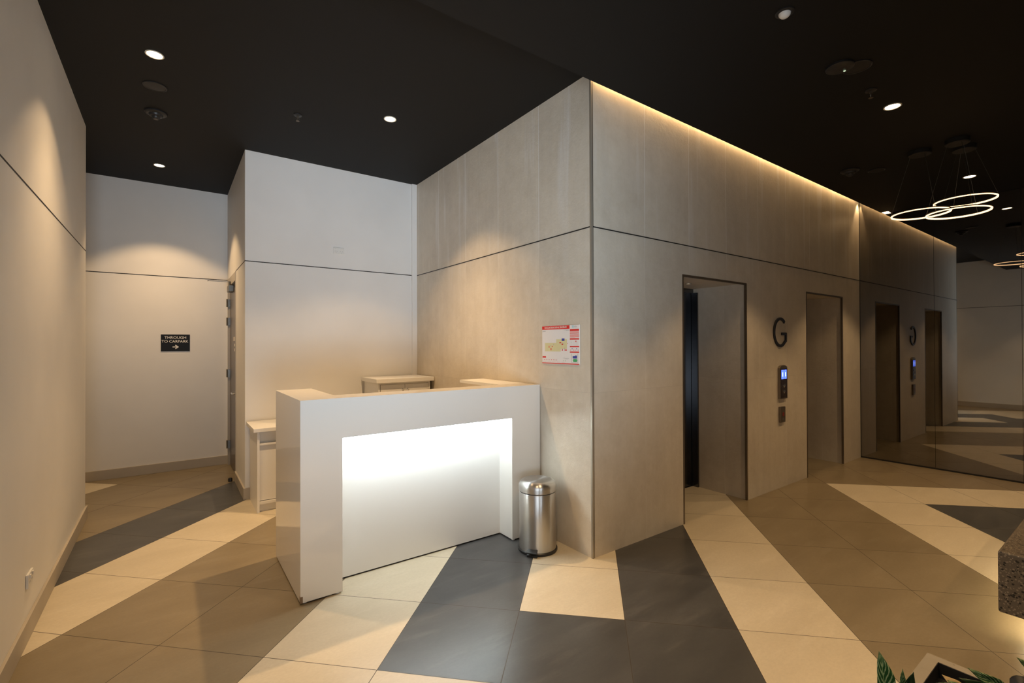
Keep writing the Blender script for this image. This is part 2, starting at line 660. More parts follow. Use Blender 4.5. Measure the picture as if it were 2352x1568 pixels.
# thin black shadow lines round the walls at lintel height
g = .0044
struct(MB().box(XL, XL + .0015, WY1, YG, M - g, M + g).build('trim_1', M_GROOVE))
struct(MB().box(-5.6, XD, YE - .0015, YE, M - g, M + g).build('trim_2', M_GROOVE))
struct(MB().box(XD - .0015, -.064, YC - .0015, YC, M - g, M + g)
       .box(XD - .0015, XD, YC, DY0 - .04, M - g, M + g).build('trim_3', M_GROOVE))
struct(MB().box(-.0015, 0, -.0015, YC, M - g, M + g)
       .box(-.0015, XB, -.0015, 0, M - g, M + g).build('trim_4', M_GROOVE))
# bronze angle on the stone corner, and round the two lift openings
struct(MB().box(-.002, .0, 0, .013, 0, H).box(-.002, .014, -.002, 0, 0, H).build('trim_5', mat('champagne_trim', (.42, .38, .31), .42, .5)))
struct(MB().box(.014, .020, -.001, 0, 0, H).build('trim_6', M_BRONZE))
for k, (a, b) in enumerate(((X1, X2), (X3, X4))):
    t = MB()
    for x0, x1 in ((a - .002, a + .016), (b - .016, b + .002)):
        t.box(x0, x1, -.003, .016, 0, T + .002)
    t.box(a + .016, b - .016, -.003, .016, T - .016, T + .002)
    struct(t.build('trim_%d' % (7 + k), M_BRONZE))
# boxed conduit in the corner beside the stone
struct(MB().box(-.064, 0, YC - .022, YC, 0, H).build('trim_9', M_WALL, bevel=.002))
# black edge strips of the mirror
struct(MB().box(XB - .004, XB + .01, -.006, 0, 0, H).box(XB - .004, XB + .01, YF, -.006, 0, .018).build('trim_10', M_BLACK))

# baseboards
bh, bt = .113, .015
M_BASE = paint('stone_baseboard', (.46, .41, .34), .5, .12)
struct(MB().box(XL, XL + bt, YF, YG + bt, 0, bh).build('baseboard_left', M_BASE, bevel=.002))
struct(MB().box(-5.6, XD, YE - bt, YE, 0, bh).build('baseboard_rear', M_BASE, bevel=.002))
struct(MB().box(XD - bt, XD, YC - bt, DY0 - .05, 0, bh).box(XD, -.064, YC - bt, YC, 0, bh).build('baseboard_desk', M_BASE))

# service door in the return wall
dr = struct(MB().box(XD + .022, XD + .062, DY0, DY1, .012, DZ).build('door_1', M_DOORPAINT))
f = MB()
f.box(XD - .004, XD + .1, DY0 - .04, DY0, 0, M)
f.box(XD - .004, XD + .1, DY1, DY1 + .04, 0, M)
f.box(XD - .004, XD + .1, DY0, DY1, DZ + .004, M - .002)
f.build('door_frame', M_FRAMEPAINT, dr)
for z in (2.10, 1.86, 1.19, .27):
    MB().box(XD - .003, XD + .0215, DY1 - .012, DY1 + .010, z - .05, z + .05).tube([(XD - .014, DY1 - .008, z - .052), (XD - .014, DY1 - .008, z + .052)], .008).build('hinge', M_HINGE, dr)
cl = MB().box(XD - .035, XD + .0215, 4.26, 4.46, 2.215, 2.29).build('door_closer', M_HINGE, dr, bevel=.004)
MB().tube([(XD - .015, 4.36, 2.29), (XD - .015, 4.36, 2.345)], .012).box(XD - .24, XD, 4.356, 4.366, 2.335, 2.342)\
    .box(XD - .245, XD - .235, 4.356, 4.40, 2.335, 2.342).build('closer_arm', M_HINGE, cl)
hd = MB().lathe([(.026, 0), (.026, -.008), (.010, -.010), (.010, -.045)], (XD + .0215, 3.93, .985), 20, axis='x')
hd.tube([(XD - .022, 3.93, .985), (XD - .024, 4.05, .985)], .009)
hd.build('door_handle', M_CHROME, dr)
for z, s in ((1.60, .06), (1.545, .045), (1.49, .045)):
    pass
mb = MB()
for z, hh, w_, y0 in ((1.630, .050, .34, 4.00), (1.556, .034, .26, 4.00), (1.497, .034, .26, 4.00)):
    n_ = 6 if hh > .025 else 5
    for q in range(n_):
        ya = y0 + w_ * q / n_
        mb.quad([(XD + .0214, ya, z - hh / 2), (XD + .0214, ya + w_ / n_ * .7, z - hh / 2), (XD + .0214, ya + w_ / n_ * .7, z + hh / 2), (XD + .0214, ya, z + hh / 2)])
mb.build('door_notice', M_SIGNWH, dr)
ds = MB().lathe([(0, 0), (.022, 0), (.022, .03), (.018, .04), (0, .04)], (XD - .055, 3.83, 0), 20).build('door_stop', M_PLASTIC)
tag(ds, 'small black rubber door stop on the floor below the taupe service door', 'door stop')

# lift doors
for k, (a, b) in enumerate(((X1, X2), (X3, X4))):
    c = (a + b) / 2
    d = struct(MB().box(a, b, DD - .012, DD + .0, T - .045, T).box(a, a + .02, DD - .07, DD, 0, T - .045).box(b - .02, b, DD - .07, DD, 0, T - .045).build('door_%d' % (2 + k), M_LIFT))
    MB().box(a + .02, c - .0015, DD + .004, DD + .03, .006, T - .045).build('lift_door_panel', M_LIFT, d)
    MB().box(c + .0015, b - .02, DD + .004, DD + .03, .006, T - .045).build('lift_door_panel', M_LIFT, d)
    MB().box(a + .02, b - .02, DD - .01, DD + .05, 0, .004).build('sill', M_STEEL, d)

# ------------------------------------------------------------------ ceiling things


_root = []
SPECS = [((-2.565, 1.581, H), 'lit downlight nearest the left white wall, above the dark speaker disc'),
         ((-2.575, 4.029, H), 'lit downlight in the corridor ceiling near the white rear wall'),
         ((-.916, 1.534, H), 'lit downlight in the high ceiling straight above the reception desk'),
         ((1.738, -1.298, H2), 'lit downlight in the low ceiling in front of the first lift'),
         ((4.163, -1.275, H2), 'lit downlight beyond the ring pendants, next to the mirror wall'),
         ((-.687, -1.30, H2), 'downlight in the low ceiling just above the frame, before the desk'),
         ((-.687, -3.75, H2), 'added unseen downlight behind the camera in the low ceiling'),  # this row is out of view, added to light the lobby front
         ((1.738, -3.75, H2), 'added unseen downlight above the bench end of the low ceiling, out of frame'),
         ((4.163, -3.75, H2), 'added unseen downlight at the far right of the low ceiling, out of frame'),
         ((-2.02, -1.62, H2), 'added unseen downlight just ahead of the camera for the desk front, above the frame')]  # unseen lamp added to warm the desk front
_ch = None
for loc, lab in SPECS:
    if _ch is None:
        t0 = thing('downlight', lab, 'ceiling light', loc, 'recessed downlights in the black ceiling')
        MB().lathe([(.053, 0), (.054, -.004), (.050, -.0065), (.045, -.005), (.043, -.0015)], loc, 40).build('trim_ring', M_RIM, t0)
        MB().lathe([(.0435, -.0016), (.02, -.0022), (0, -.0022)], loc, 40).build('lens', M_LENS, t0)
        _ch = t0
        _root.append(t0)
    else:
        _root.append(dup(_ch, loc, lab, 'recessed downlights in the black ceiling'))
GAIN = ((.50, 1.15), (1.2, 1.1), (1.15, 2.7), (1.45, .36), (1.45, .6), (1.05, .62), (1.2, .9), (1., .5), (.8, .6), (1.65, .45))   # lamp by lamp: wide, centre
for t, (gw, gc) in zip(_root, GAIN):
    d = bpy.data.lights.new('beam', 'SPOT')
    d.energy = SPOT_W * gw
    d.color = WARM
    d.spot_size = CONE
    d.spot_blend = .30
    d.shadow_soft_size = .025
    l = bpy.data.objects.new('beam', d)
    COL.objects.link(l)
    l.parent = t
    l.location = (0, 0, -.035)
    d = d.copy()
    d.energy = SPOT_C * gc
    d.spot_size = R(84)
    d.spot_blend = 1.
    l = bpy.data.objects.new('centre_beam', d)
    COL.objects.link(l)
    l.parent = t
    l.location = (0, 0, -.035)


def speaker(loc, label, r=.077):
    t = thing('ceiling_speaker', label, 'speaker', loc, 'round black ceiling speakers')
    MB().lathe([(r, 0), (r, -.005), (r - .006, -.008), (r - .010, -.006)], loc, 40).build('rim', M_PLASTIC, t)
    MB().lathe([(r - .010, -.005), (r * .4, -.0065), (0, -.007)], loc, 40).build('grille', M_BLACK, t)
    return t


def detector(loc, label, name='smoke_detector'):
    t = thing(name, label, 'smoke detector', loc, 'smoke detectors on the black ceiling')
    MB().lathe([(.079, 0), (.079, -.010), (.070, -.018), (.052, -.020)], loc, 40).build('base', M_PLASTIC, t)
    MB().lathe([(.052, -.020), (.046, -.034), (.030, -.040), (.026, -.052), (.018, -.060), (0, -.061)], loc, 32).build('sensor_head', M_PLASTIC, t)
    return t


def sprinkler(loc, label):
    t = thing('sprinkler_head', label, 'sprinkler', loc, 'fire sprinklers on the black ceiling')
    MB().lathe([(.034, 0), (.033, -.006), (.018, -.010), (.010, -.010)], loc, 28).build('escutcheon', M_PLASTIC, t)
    m = MB().lathe([(.009, -.008), (.009, -.022), (.004, -.024), (.003, -.050), (.014, -.052), (.014, -.054), (0, -.054)], loc, 20)
    m.tube([(loc[0] + .008, loc[1], loc[2] - .02), (loc[0] + .013, loc[1], loc[2] - .035), (loc[0] + .004, loc[1], loc[2] - .051)], .0022)
    m.tube([(loc[0] - .008, loc[1], loc[2] - .02), (loc[0] - .013, loc[1], loc[2] - .035), (loc[0] - .004, loc[1], loc[2] - .051)], .0022)
    m.build('nozzle', M_BRONZE, t)
    return t


speaker((-2.573, 2.073, H), 'flat round black speaker between the left downlight and the smoke detector')
detector((-2.577, 2.576, H), 'black stepped smoke detector in the high ceiling near the left wall')
sprinkler((-1.589, 1.927, H), 'small black sprinkler in the middle of the high ceiling')
speaker((.955, -1.335, H2), 'right one of the two touching black discs on the low ceiling')
t = thing('presence_detector', 'left one of two touching black discs, with a tiny pale light', 'detector', (.862, -1.275, H2))
MB().lathe([(.075, 0), (.075, -.012), (.066, -.018), (0, -.019)], (.862, -1.275, H2), 36).build('housing', M_PLASTIC, t)
MB().lathe([(.007, -.0185), (.006, -.022), (0, -.0225)], (.905, -1.285, H2), 12).build('indicator', M_GRNLED, t)
sprinkler((1.349, -1.286, H2), 'small sprinkler beside the downlight over the first lift')
detector((2.955, -.626, H2), 'black smoke detector close to the lit cove above the lifts')
speaker((3.17, -.78, H2), 'faint flat black disc just past the smoke detector by the cove', .07)
t = thing('motion_sensor', 'pale domed sensor in a black collar, top right of the low ceiling', 'sensor', (.085, -1.30, H2))
MB().lathe([(.044, 0), (.044, -.006), (.034, -.010), (.028, -.008)], (.085, -1.30, H2), 36).build('collar', M_BLACK, t)
MB().lathe([(.0285, -.006), (.027, -.016), (.018, -.026), (.008, -.030), (0, -.031)], (.085, -1.30, H2), 32).build('dome', M_WPLAST, t)


def pendant(c, zr, label, phase):
    t = thing('ring_pendant', label, 'pendant light', (c[0], c[1], H2), 'ring pendants hung in a cluster')
    MB().lathe([(.080, 0), (.080, -.035), (.074, -.040), (0, -.040)], (c[0], c[1], H2), 44).build('canopy', M_BLACK, t)
    r = .203
    MB().lathe([(r - .006, zr + .005), (r - .0065, zr - .006), (r + .003, zr - .007), (r + .004, zr + .001)], (c[0], c[1], 0), 96).build('light_ring', M_RINGLED, t)
    MB().lathe([(r - .006, zr + .005), (r - .005, zr + .010), (r + .004, zr + .010), (r + .005, zr + .008), (r + .004, zr + .001)], (c[0], c[1], 0), 96).build('ring_housing', M_PLASTIC, t)
    for k in range(3):
        a = phase + k * 2 * PI / 3
        ca, sa = math.cos(a), math.sin(a)
        MB().tube([(c[0] + ca * .066, c[1] + sa * .066, H2 - .038), (c[0] + ca * r, c[1] + sa * r, zr + .012)], .0011, 6).build('cable', M_HINGE, t)


pendant((2.920, -1.172), 2.70, 'left ring pendant of the cluster, glowing warm white', 1.75)
pendant((2.872, -1.428), 2.645, 'lowest and nearest ring pendant of the cluster, fully lit', 1.65)
pendant((3.110, -1.428), 2.787, 'highest ring pendant of the cluster, at its right', .55)

# cove light: warm tape on the edge of the low ceiling, hidden above the lifts
t = thing('cove_light', 'warm light strip hidden in the cove above the lift wall', 'light strip', (2.55, -.06, H))
MB().box(.02, XB - .15, -.034, -.014, H - .010, H).box(NX0 + .028, XB - .008, NY0 + .006, -SLOT - .006, H2 + .004, H2 + .012).build('led_tape', M_COVE, t)
t = thing('cove_added_lamp', 'little lamp added in the cove for the lit patch beside the mirror', 'ceiling light', (XB - .060, -.042, H))  # added lamp, stands in for cove light leaking beside the mirror
MB().lathe([(.02, 0), (.02, -.02), (.017, -.024)], (XB - .060, -.042, H), 28).build('body', M_BLACK, t)
MB().lathe([(.017, -.023), (0, -.025)], (XB - .060, -.042, H), 28).build('lens', M_LENS, t)
d = bpy.data.lights.new('beam', 'SPOT')
d.energy = 13
d.color = WARM
d.spot_size = R(64)
d.spot_blend = .5
d.shadow_soft_size = .012
l = bpy.data.objects.new('beam', d)
COL.objects.link(l)
l.parent = t
l.location = (0, 0, -.035)

# small lights in the lift recess soffits
for a, b, lab in ((X1, X2, 'tiny downlight in the soffit of the nearer lift recess'), (X3, X4, 'tiny downlight in the soffit of the farther lift recess')):
    p = ((a + b) / 2 + .05, .33, T)
    t = thing('recess_light', lab, 'ceiling light', p)
    MB().lathe([(.030, 0), (.030, -.004), (.020, -.005)], p, 24).build('rim', M_CHROME, t)
    MB().lathe([(.021, -.003), (0, -.004)], p, 24).build('lens', mat('dim_lens', (.7, .6, .45), .3, emit=(1, .8, .5), estr=.5), t)

# ------------------------------------------------------------------ reception desk
DX0, DX1, DF, DT = -1.848, -.004, .593, 1.220
RX0, RX1, RZ, RD = -1.602, -.288, .968, .175
LY1, IY = 1.395, .735
desk = thing('reception_desk', 'gloss white reception counter with a glowing recess, set against the stone wall', 'reception desk', (-.92, .95, 0))
p = MB()      # the fascia: a thick portal round the recess, one continuous body
z0 = .012
p.prism([(DX0, DF), (RX0, DF), (RX0, DF + RD), (RX0, LY1), (DX0, LY1)], z0, DT)
p.prism([(RX1, DF), (DX1, DF), (DX1, IY + .06), (RX1, IY + .06)], z0, DT)
p.box(RX0, RX1, DF, IY + .06, RZ, DT)
p.build('fascia', M_GLOSS, desk)
MB().box(RX0, RX1, DF + RD, DF + RD + .025, z0, RZ).build('recess_panel', M_SATIN, desk)
MB().box(RX0 + .02, RX1 - .02, DF + .036, DF + .052, RZ - .008, RZ).build('led_strip', M_COOL, desk)
MB().box(RX0 + .001, -.05, IY + .061, 1.36, .72, .745).build('bounce_worktop', M_SATIN, desk)  # hidden worktop, added to bounce lamplight up the wall behind
MB().box(-.262, DX1, IY + .06, 1.47, DT - .026, DT).build('return_shelf', M_SATIN, desk, bevel=.001)
MB().box(DX0 + .02, RX0 - .02, DF + .02, LY1 - .02, 0, z0).box(RX0, RX1, DF + RD + .008, DF + RD + .022, 0, z0).box(RX1 + .015, DX1 - .01, DF + .015, IY + .04, 0, z0).build('plinth', M_BLACK, desk)
MB().box(-.040, DX1, .80, 1.44, 0, DT - .026).build('end_panel', M_SATIN, desk)
MB().prism([(DX0 - .0015, DF + .016), (DX0 - .0015, DF - .0015), (DX0 + .013, DF - .0015), (DX0 + .011, DF + .003), (DX0 + .003, DF + .014)], z0, .012 + .038).build('chipped_corner', M_CHIP, desk)
for x, y in ((DX0 + .03, DF + .03), (RX0 - .025, DF + .025), (RX1 + .025, DF + .025), (-.04, DF + .03)):
    MB().lathe([(0, 0), (.014, 0), (.014, z0 - .001), (0, z0 - .001)], (x, y, 0), 16).build('levelling_foot', M_WPLAST, desk)

# ------------------------------------------------------------------ cabinets behind the desk
CT = 1.183
cab = thing('storage_cabinet', 'tall white two-door cabinet in the corner behind the reception desk', 'cabinet', (-.37, 2.76, 0))
MB().box(-.69, -.012, 2.505, YC - .024, CT - .045, CT).build('cabinet_top', M_SATIN, cab, bevel=.002)
b = MB().box(-.66, -.642, 2.535, YC - .024, 0, CT - .045).box(-.068, -.05, 2.535, YC - .024, 0, CT - .045)
b.box(-.642, -.068, 2.565, YC - .024, 0, CT - .045).box(-.642, -.068, 2.535, 2.565, CT - .063, CT - .045).box(-.642, -.068, 2.55, 2.565, 0, .08)
b.build('carcass', M_SATIN, cab)
for x0, x1, kx in ((-.635, -.357, -.385), (-.353, -.070, -.325)):
    dd = MB().box(x0, x1, 2.537, 2.555, .085, CT - .067).build('cabinet_door', M_SATIN, cab, bevel=.001)
    MB().lathe([(.006, 0), (.006, -.010), (.015, -.016), (.014, -.024), (.005, -.027), (0, -.027)], (kx, 2.537, 1.055), 20, axis='y').build('knob', M_CHROME, dd)
MB().box(-.642, -.636, 2.5545, 2.5648, .085, CT - .063).build('door_gap', M_BLACK, cab)

sc = thing('side_counter', 'low white counter unit half hidden behind the left end of the desk', 'cabinet', (-1.4, 2.75, 0))
MB().box(-1.858, -.90, 2.46, YC - .017, .750, .784).build('counter_top', M_SATIN, sc, bevel=.002)
MB().box(-1.825, -1.805, 2.485, YC - .017, 0, .750).build('end_panel', M_SATIN, sc, bevel=.001)
MB().box(-.94, -.92, 2.485, YC - .017, 0, .750).build('end_panel', M_SATIN, sc, bevel=.001)
MB().box(-1.805, -.94, 2.52, 2.535, .655, .750).box(-1.805, -.94, 2.53, YC - .017, .10, .655).build('carcass', M_SATIN, sc)
MB().box(-1.805, -.94, 2.495, 2.52, .622, .640).build('drawer_lip', M_SATIN, sc)
for x0, x1 in ((-1.802, -1.375), (-1.371, -.944)):
    MB().box(x0, x1, 2.512, 2.53, .105, .622).build('cupboard_door', M_SATIN, sc)
MB().box(-1.805, -.94, 2.497, 2.53, .075, .098).build('bottom_rail', M_SATIN, sc)
MB().box(-1.805, -.94, 2.515, 2.53, .012, .075).box(-1.805, -.94, 2.525, 2.53, 0, .012).build('kickboard', M_SATIN, sc)

# ------------------------------------------------------------------ pedal bin
bc = (-.212, .370, 0)
bn = thing('pedal_bin', 'brushed steel pedal bin with a domed lid, between desk and stone corner', 'bin', bc)
MB().lathe([(0, 0), (.146, 0), (.149, .004), (.149, .017), (.144, .022), (.139, .022)], bc, 64).build('base_ring', M_PLASTIC, bn)
MB().lathe([(.140, .021), (.1405, .10), (.139, .25), (.1405, .438), (.138, .443)], bc, 72).build('body', M_STEEL, bn)
MB().lathe([(.136, .441), (.137, .449), (.139, .450)], bc, 64).build('seal', M_PLASTIC, bn)
MB().lathe([(.140, .449), (.1435, .453), (.1435, .480), (.1425, .494), (.137, .509), (.126, .520), (.112, .527), (.103, .529), (.097, .527), (.090, .524), (.05, .5215), (0, .521)], bc, 72).build('lid', M_STEEL, bn)
a0 = R(216)
pd = Vector((math.cos(a0), math.sin(a0), 0))
ps = Vector((-pd.y, pd.x, 0))
c0 = Vector(bc)
m = MB()
for (d0, d1, hw0, hw1, za, zb) in ((.135, .182, .036, .042, .030, .042),):
    vs = []
    for dd_, hw, zz in ((d0, hw0, za + .010), (d1, hw1, za)):
        for sgn in (-1, 1):
            for up in (0, .011):
                vs.append(c0 + pd * dd_ + ps * hw * sgn + Vector((0, 0, zz + up)))
    m.add(vs, [(0, 1, 3, 2), (4, 6, 7, 5), (0, 4, 5, 1), (2, 3, 7, 6), (1, 5, 7, 3), (0, 2, 6, 4)])
m.build('pedal', M_PLASTIC, bn, bevel=.003)
m = MB()
vs = []
for dd_ in (.12, .165):
    for sgn in (-1, 1):
        for z_ in (.0, .016):
            vs.append(c0 + pd * dd_ + ps * .040 * sgn + Vector((0, 0, z_)))
m.add(vs, [(0, 1, 3, 2), (4, 6, 7, 5), (0, 4, 5, 1), (2, 3, 7, 6), (1, 5, 7, 3), (0, 2, 6, 4)])
m.build('pedal_housing', M_PLASTIC, bn, bevel=.003)

# ------------------------------------------------------------------ signs
# evacuation board on the stone wall (faces -x, reads from large y to small y)
EY0, EY1, EZ0, EZ1 = .555, .120, 1.397, 1.700
ev = thing('evacuation_sign', 'white board with red headings and a floor plan on the stone wall', 'sign', (0, .3375, 1.55))
MB().box(-.008, -.001, EY1, EY0, EZ0, EZ1).build('board', M_PAPER, ev, bevel=.002)
pm = [M_RED, M_PINK, M_YEL, M_BLUE, M_GRN, M_GREY, M_TEAL, M_PAPER]
pr = MB()


def ER(u0, u1, v0, v1, mi, lay=0):
    x = -.0083 - .0002 * lay
    ya, yb = EY0 + (EY1 - EY0) * u0, EY0 + (EY1 - EY0) * u1
    za, zb = EZ0 + (EZ1 - EZ0) * v0, EZ0 + (EZ1 - EZ0) * v1
    pr.quad([(x, ya, za), (x, yb, za), (x, yb, zb), (x, ya, zb)], mi)


ER(.004, .755, .900, .992, 0)
ER(.815, .865, .925, .985, 6)
for k in range(3):
    ER(.87, .93 + .01 * (k % 2), .965 - k * .016, .972 - k * .016, 5)
ER(.83, .94, .912, .917, 6)
ER(.762, .994, .842, .892, 0)
ER(.762, .994, .790, .836, 1)
ER(.762, .994, .776, .788, 0)
ER(.762, .994, .742, .754, 0)
ER(.762, .994, .698, .738, 1)
ER(.762, .994, .684, .694, 0)
ER(.762, .90, .664, .672, 1)
ER(.762, .994, .625, .660, 0)
for k in range(3):
    ER(.775 + k * .075, .835 + k * .075, .485, .600, 7 if k == 1 else 5, 0) if False else None
ER(.905, .925, .565, .602, 0)
ER(.79, .80, .555, .566, 5)
for k in range(6):
    ER(.77 + k * .038, .772 + k * .038, .48, .61, 5)
ER(.762, .994, .437, .468, 0)
for k, c in enumerate((0, 3, 0, 0, 3, 0)):
    ER(.772 + k * .038, .788 + k * .038, (.355 if c == 0 else .385), (.375 if c == 0 else .41), c)
ER(.762, .994, .298, .330, 0)
ER(.80, .80 + .008, .055, .275, 5); ER(.955, .962, .055, .275, 5); ER(.80, .962, .050, .056, 5)
ER(.832, .94, .155, .215, 3); ER(.885, .94, .2152, .230, 3)
ER(.845, .940, .068, .145, 4); ER(.835, .8448, .10, .12, 4); ER(.9402, .95, .10, .12, 4)
ER(.085, .525, .325, .545, 2)
ER(.525, .685, .390, .640, 2)
ER(.400, .525, .545, .640, 2)
ER(.548, .625, .595, .660, 3, 1)
for a, b_, c, d_ in ((830, 880, 790, 820), (890, 930, 830, 865), (525, 545, 890, 945), (580, 605, 955, 1015), (615, 640, 895, 925), (895, 930, 990, 1020), (970, 1035, 990, 1020)):
    ER((a - 327) / 1033, (b_ - 327) / 1033, 1 - (d_ - 330) / 1060, 1 - (c - 330) / 1060, 0, 1)
for a, c in ((585, 870), (665, 835), (905, 800), (945, 820), (915, 965), (970, 940)):
    ER((a - 327) / 1033, (a - 317) / 1033, 1 - (c + 40 - 330) / 1060, 1 - (c - 330) / 1060, 5, 1)
ER(.015, .110, .862, .872, 5); ER(.015, .100, .845, .854, 5)
ER(.60, .74, .872, .878, 5); ER(.66, .74, .858, .864, 5)
ER(.70, .712, .52, .54, 0, 1)
ER(.012, .112, .152, .192, 0)
for k in range(6):
    ER(.058 + k * .066, .076 + k * .066, .092, .112, 0)
    ER(.080 + k * .066, .098 + k * .066, .100, .104, 5)
ER(.595, .608, .08, .098, 4); ER(.64, .653, .08, .098, 4)
ER(.605, .618, .145, .17, 5)
ER(.63, .74, .15, .156, 5); ER(.63, .72, .135, .140, 5)
for k in range(5):
    ER(.02 + k * .13, .12 + k * .13, .050, .055, 1)
ER(.002, .998, .004, .026, 0)
pr.build('printed_graphics', pm, ev)
hx = text_mesh('EVACUATION SIGN & DIAGRAM', .020, lambda x, y: (-.0087, .555 - .435 * .378 - x, 1.397 + .303 * .946 + y), bold=.0004, width=.262)
hx.build('heading_text', M_SIGNWH, ev)
for txt, v in (('EMERGENCY PROCEDURES', .867), ('YOU ARE HERE', -1), ('FIRE EXTINGUISHER', .642), ('LEGEND', .452), ('SITE PLAN', .314)):
    pass

# THROUGH TO CARPARK sign on the rear wall (faces -y)
sx0, sx1, sz0, sz1 = -2.570, -2.275, 1.482, 1.690
sg = thing('carpark_sign', 'black THROUGH TO CARPARK sign with a white arrow on the rear wall', 'sign', (-2.4225, YE, 1.585))
MB().box(sx0, sx1, YE - .006, YE - .0005, sz0, sz1).build('plate', M_SIGNBK, sg, bevel=.001)
cx = (sx0 + sx1) / 2


def SP(zc, xo=0.):
    return lambda x, y: (cx + xo + x, YE - .0066, zc + y)


text_mesh('THROUGH', .052 * .86, SP(sz1 - .040), bold=.0004, width=.220).build('lettering', M_SIGNWH, sg)
text_mesh('TO CARPARK', .052 * .86, SP(sz1 - .087, -.005), bold=.0004, width=.272).build('lettering', M_SIGNWH, sg)
ar = MB()
az, ay = sz0 + .053, YE - .0066


_bn = [0]


def bar(x0, z0_, x1, z1_, w_):
    global ay
    ay -= .0002
    d_ = Vector((x1 - x0, z1_ - z0_)).normalized() * (w_ / 2)
    ar.quad([(x0 + d_.y, ay, z0_ - d_.x), (x1 + d_.y, ay, z1_ - d_.x), (x1 - d_.y, ay, z1_ + d_.x), (x0 - d_.y, ay, z0_ + d_.x)])


bar(cx - .030, az, cx + .024, az, .011)
bar(cx - .002, az + .023, cx + .029, az - .002, .011)
bar(cx - .002, az - .023, cx + .029, az + .002, .011)
ar.build('arrow', M_SIGNWH, sg)

# big letter G between the lifts
GX0, GX1, GZ0, GZ1 = 2.700, 2.990, 1.512, 1.832
W_, H_ = GX1 - GX0, GZ1 - GZ0
sw = .029
pts = []
gcx, gcz, ga, gb = GX0 + .52 * W_, (GZ0 + GZ1) / 2, .52 * W_ - sw / 2, H_ / 2 - sw / 2
for k in range(37):
    a = R(48 + (312 - 48) * k / 36)
    pts.append((gcx + ga * math.cos(a) * (1.0 if math.cos(a) < 0 else 1.04), gcz + gb * math.sin(a)))
pts.append((GX1 - sw / 2, gcz - gb * .62))
pts.append((GX1 - sw / 2, GZ0 + H_ * .45))
pts.append((GX0 + .62 * W_, GZ0 + H_ * .45))
vs, fs = [], []
for i, (x, z) in enumerate(pts):
    a = Vector(pts[max(i - 1, 0)])
    b = Vector(pts[min(i + 1, len(pts) - 1)])
    p_ = Vector((x, z))
    d1 = (p_ - a).normalized() if i else (b - p_).normalized()
    d2 = (b - p_).normalized() if i < len(pts) - 1 else d1
    nn = Vector((-d1.y - d2.y, d1.x + d2.x)).normalized()
    k_ = (sw / 2) / max(.5, nn.dot(Vector((-d1.y, d1.x))))
    for y_ in (-.014, -.0005):
        vs.append((x + nn.x * k_, y_, z + nn.y * k_))
        vs.append((x - nn.x * k_, y_, z - nn.y * k_))
for i in range(len(pts) - 1):
    a, b = i * 4, i * 4 + 4
    fs += [(a, b, b + 1, a + 1), (a + 2, a + 3, b + 3, b + 2), (a, a + 2, b + 2, b), (a + 1, b + 1, b + 3, a + 3)]
e = (len(pts) - 1) * 4
fs += [(0, 1, 3, 2), (e, e + 2, e + 3, e + 1)]
G = MB().add(vs, fs).build('floor_letter', M_PLASTIC)
tag(G, 'large black letter G on the stone between the two lifts', 'letter')

# lift call panel and fire switch below it
px0, px1, pz0, pz1 = 2.800, 2.968, .957, 1.318
cp = thing('lift_call_panel', 'slim dark lift call panel with two blue displays below the letter G', 'control panel', ((px0 + px1) / 2, 0, 1.14))
hs = []
for k in range(9):
    a = PI * k / 8
    hs.append(((px0 + px1) / 2 + (px1 - px0) / 2 * math.cos(a), pz1 - .03 + .03 * math.sin(a)))
hs += [(px0, pz0), (px1, pz0)]
n_ = len(hs)
MB().add([(x, -.001, z) for x, z in hs] + [(x * .985 + .015 * (px0 + px1) / 2, -.026, z) for x, z in hs],
         [tuple(range(n_ - 1, -1, -1)), tuple(range(n_, 2 * n_))] + [(i, (i + 1) % n_, n_ + (i + 1) % n_, n_ + i) for i in range(n_)]).build('housing', M_BRONZE, cp, bevel=.002)
MB().box(px0 + .014, px1 - .014, -.0275, -.0262, pz0 + .012, pz1 - .034).build('face_plate', mat('dark_brown_plate', (.035, .022, .016), .25), cp)
for x0, x1 in ((px0 + .026, px0 + .077), (px1 - .077, px1 - .026)):
    dsp = MB().box(x0, x1, -.0290, -.0276, 1.170, 1.268).build('display', M_DISP, cp)
    MB().box(x0 + .016, x1 - .016, -.0296, -.0291, 1.196, 1.242).build('lit_symbol', M_DISPHI, dsp)
for z, sgn in ((1.098, 1), (1.035, -1)):
    bt_ = MB().lathe([(.019, 0), (.019, -.004), (.014, -.007), (0, -.0075)], ((px0 + px1) / 2, -.0275, z), 28, axis='y').build('call_button', M_CHROME, cp)
    x = (px0 + px1) / 2
    MB().quad([(x - .007, -.0352, z - .005 * sgn), (x + .007, -.0352, z - .005 * sgn), (x, -.0352, z + .007 * sgn)]).build('arrow_mark', M_BLACK, bt_)
ks = thing('fire_switch', 'small bronze switch plate with a red indicator under the call panel', 'switch', (2.867, 0, .79))
MB().box(2.812, 2.922, -.024, -.001, .704, .872).build('plate', M_BRONZE, ks, bevel=.003)
MB().box(2.856, 2.886, -.0262, -.0242, .772, .812).build('indicator', M_REDLED, ks)
MB().lathe([(.008, 0), (.008, -.003), (0, -.0035)], (2.872, -.0242, .735), 16, axis='y').build('key_barrel', M_CHROME, ks)

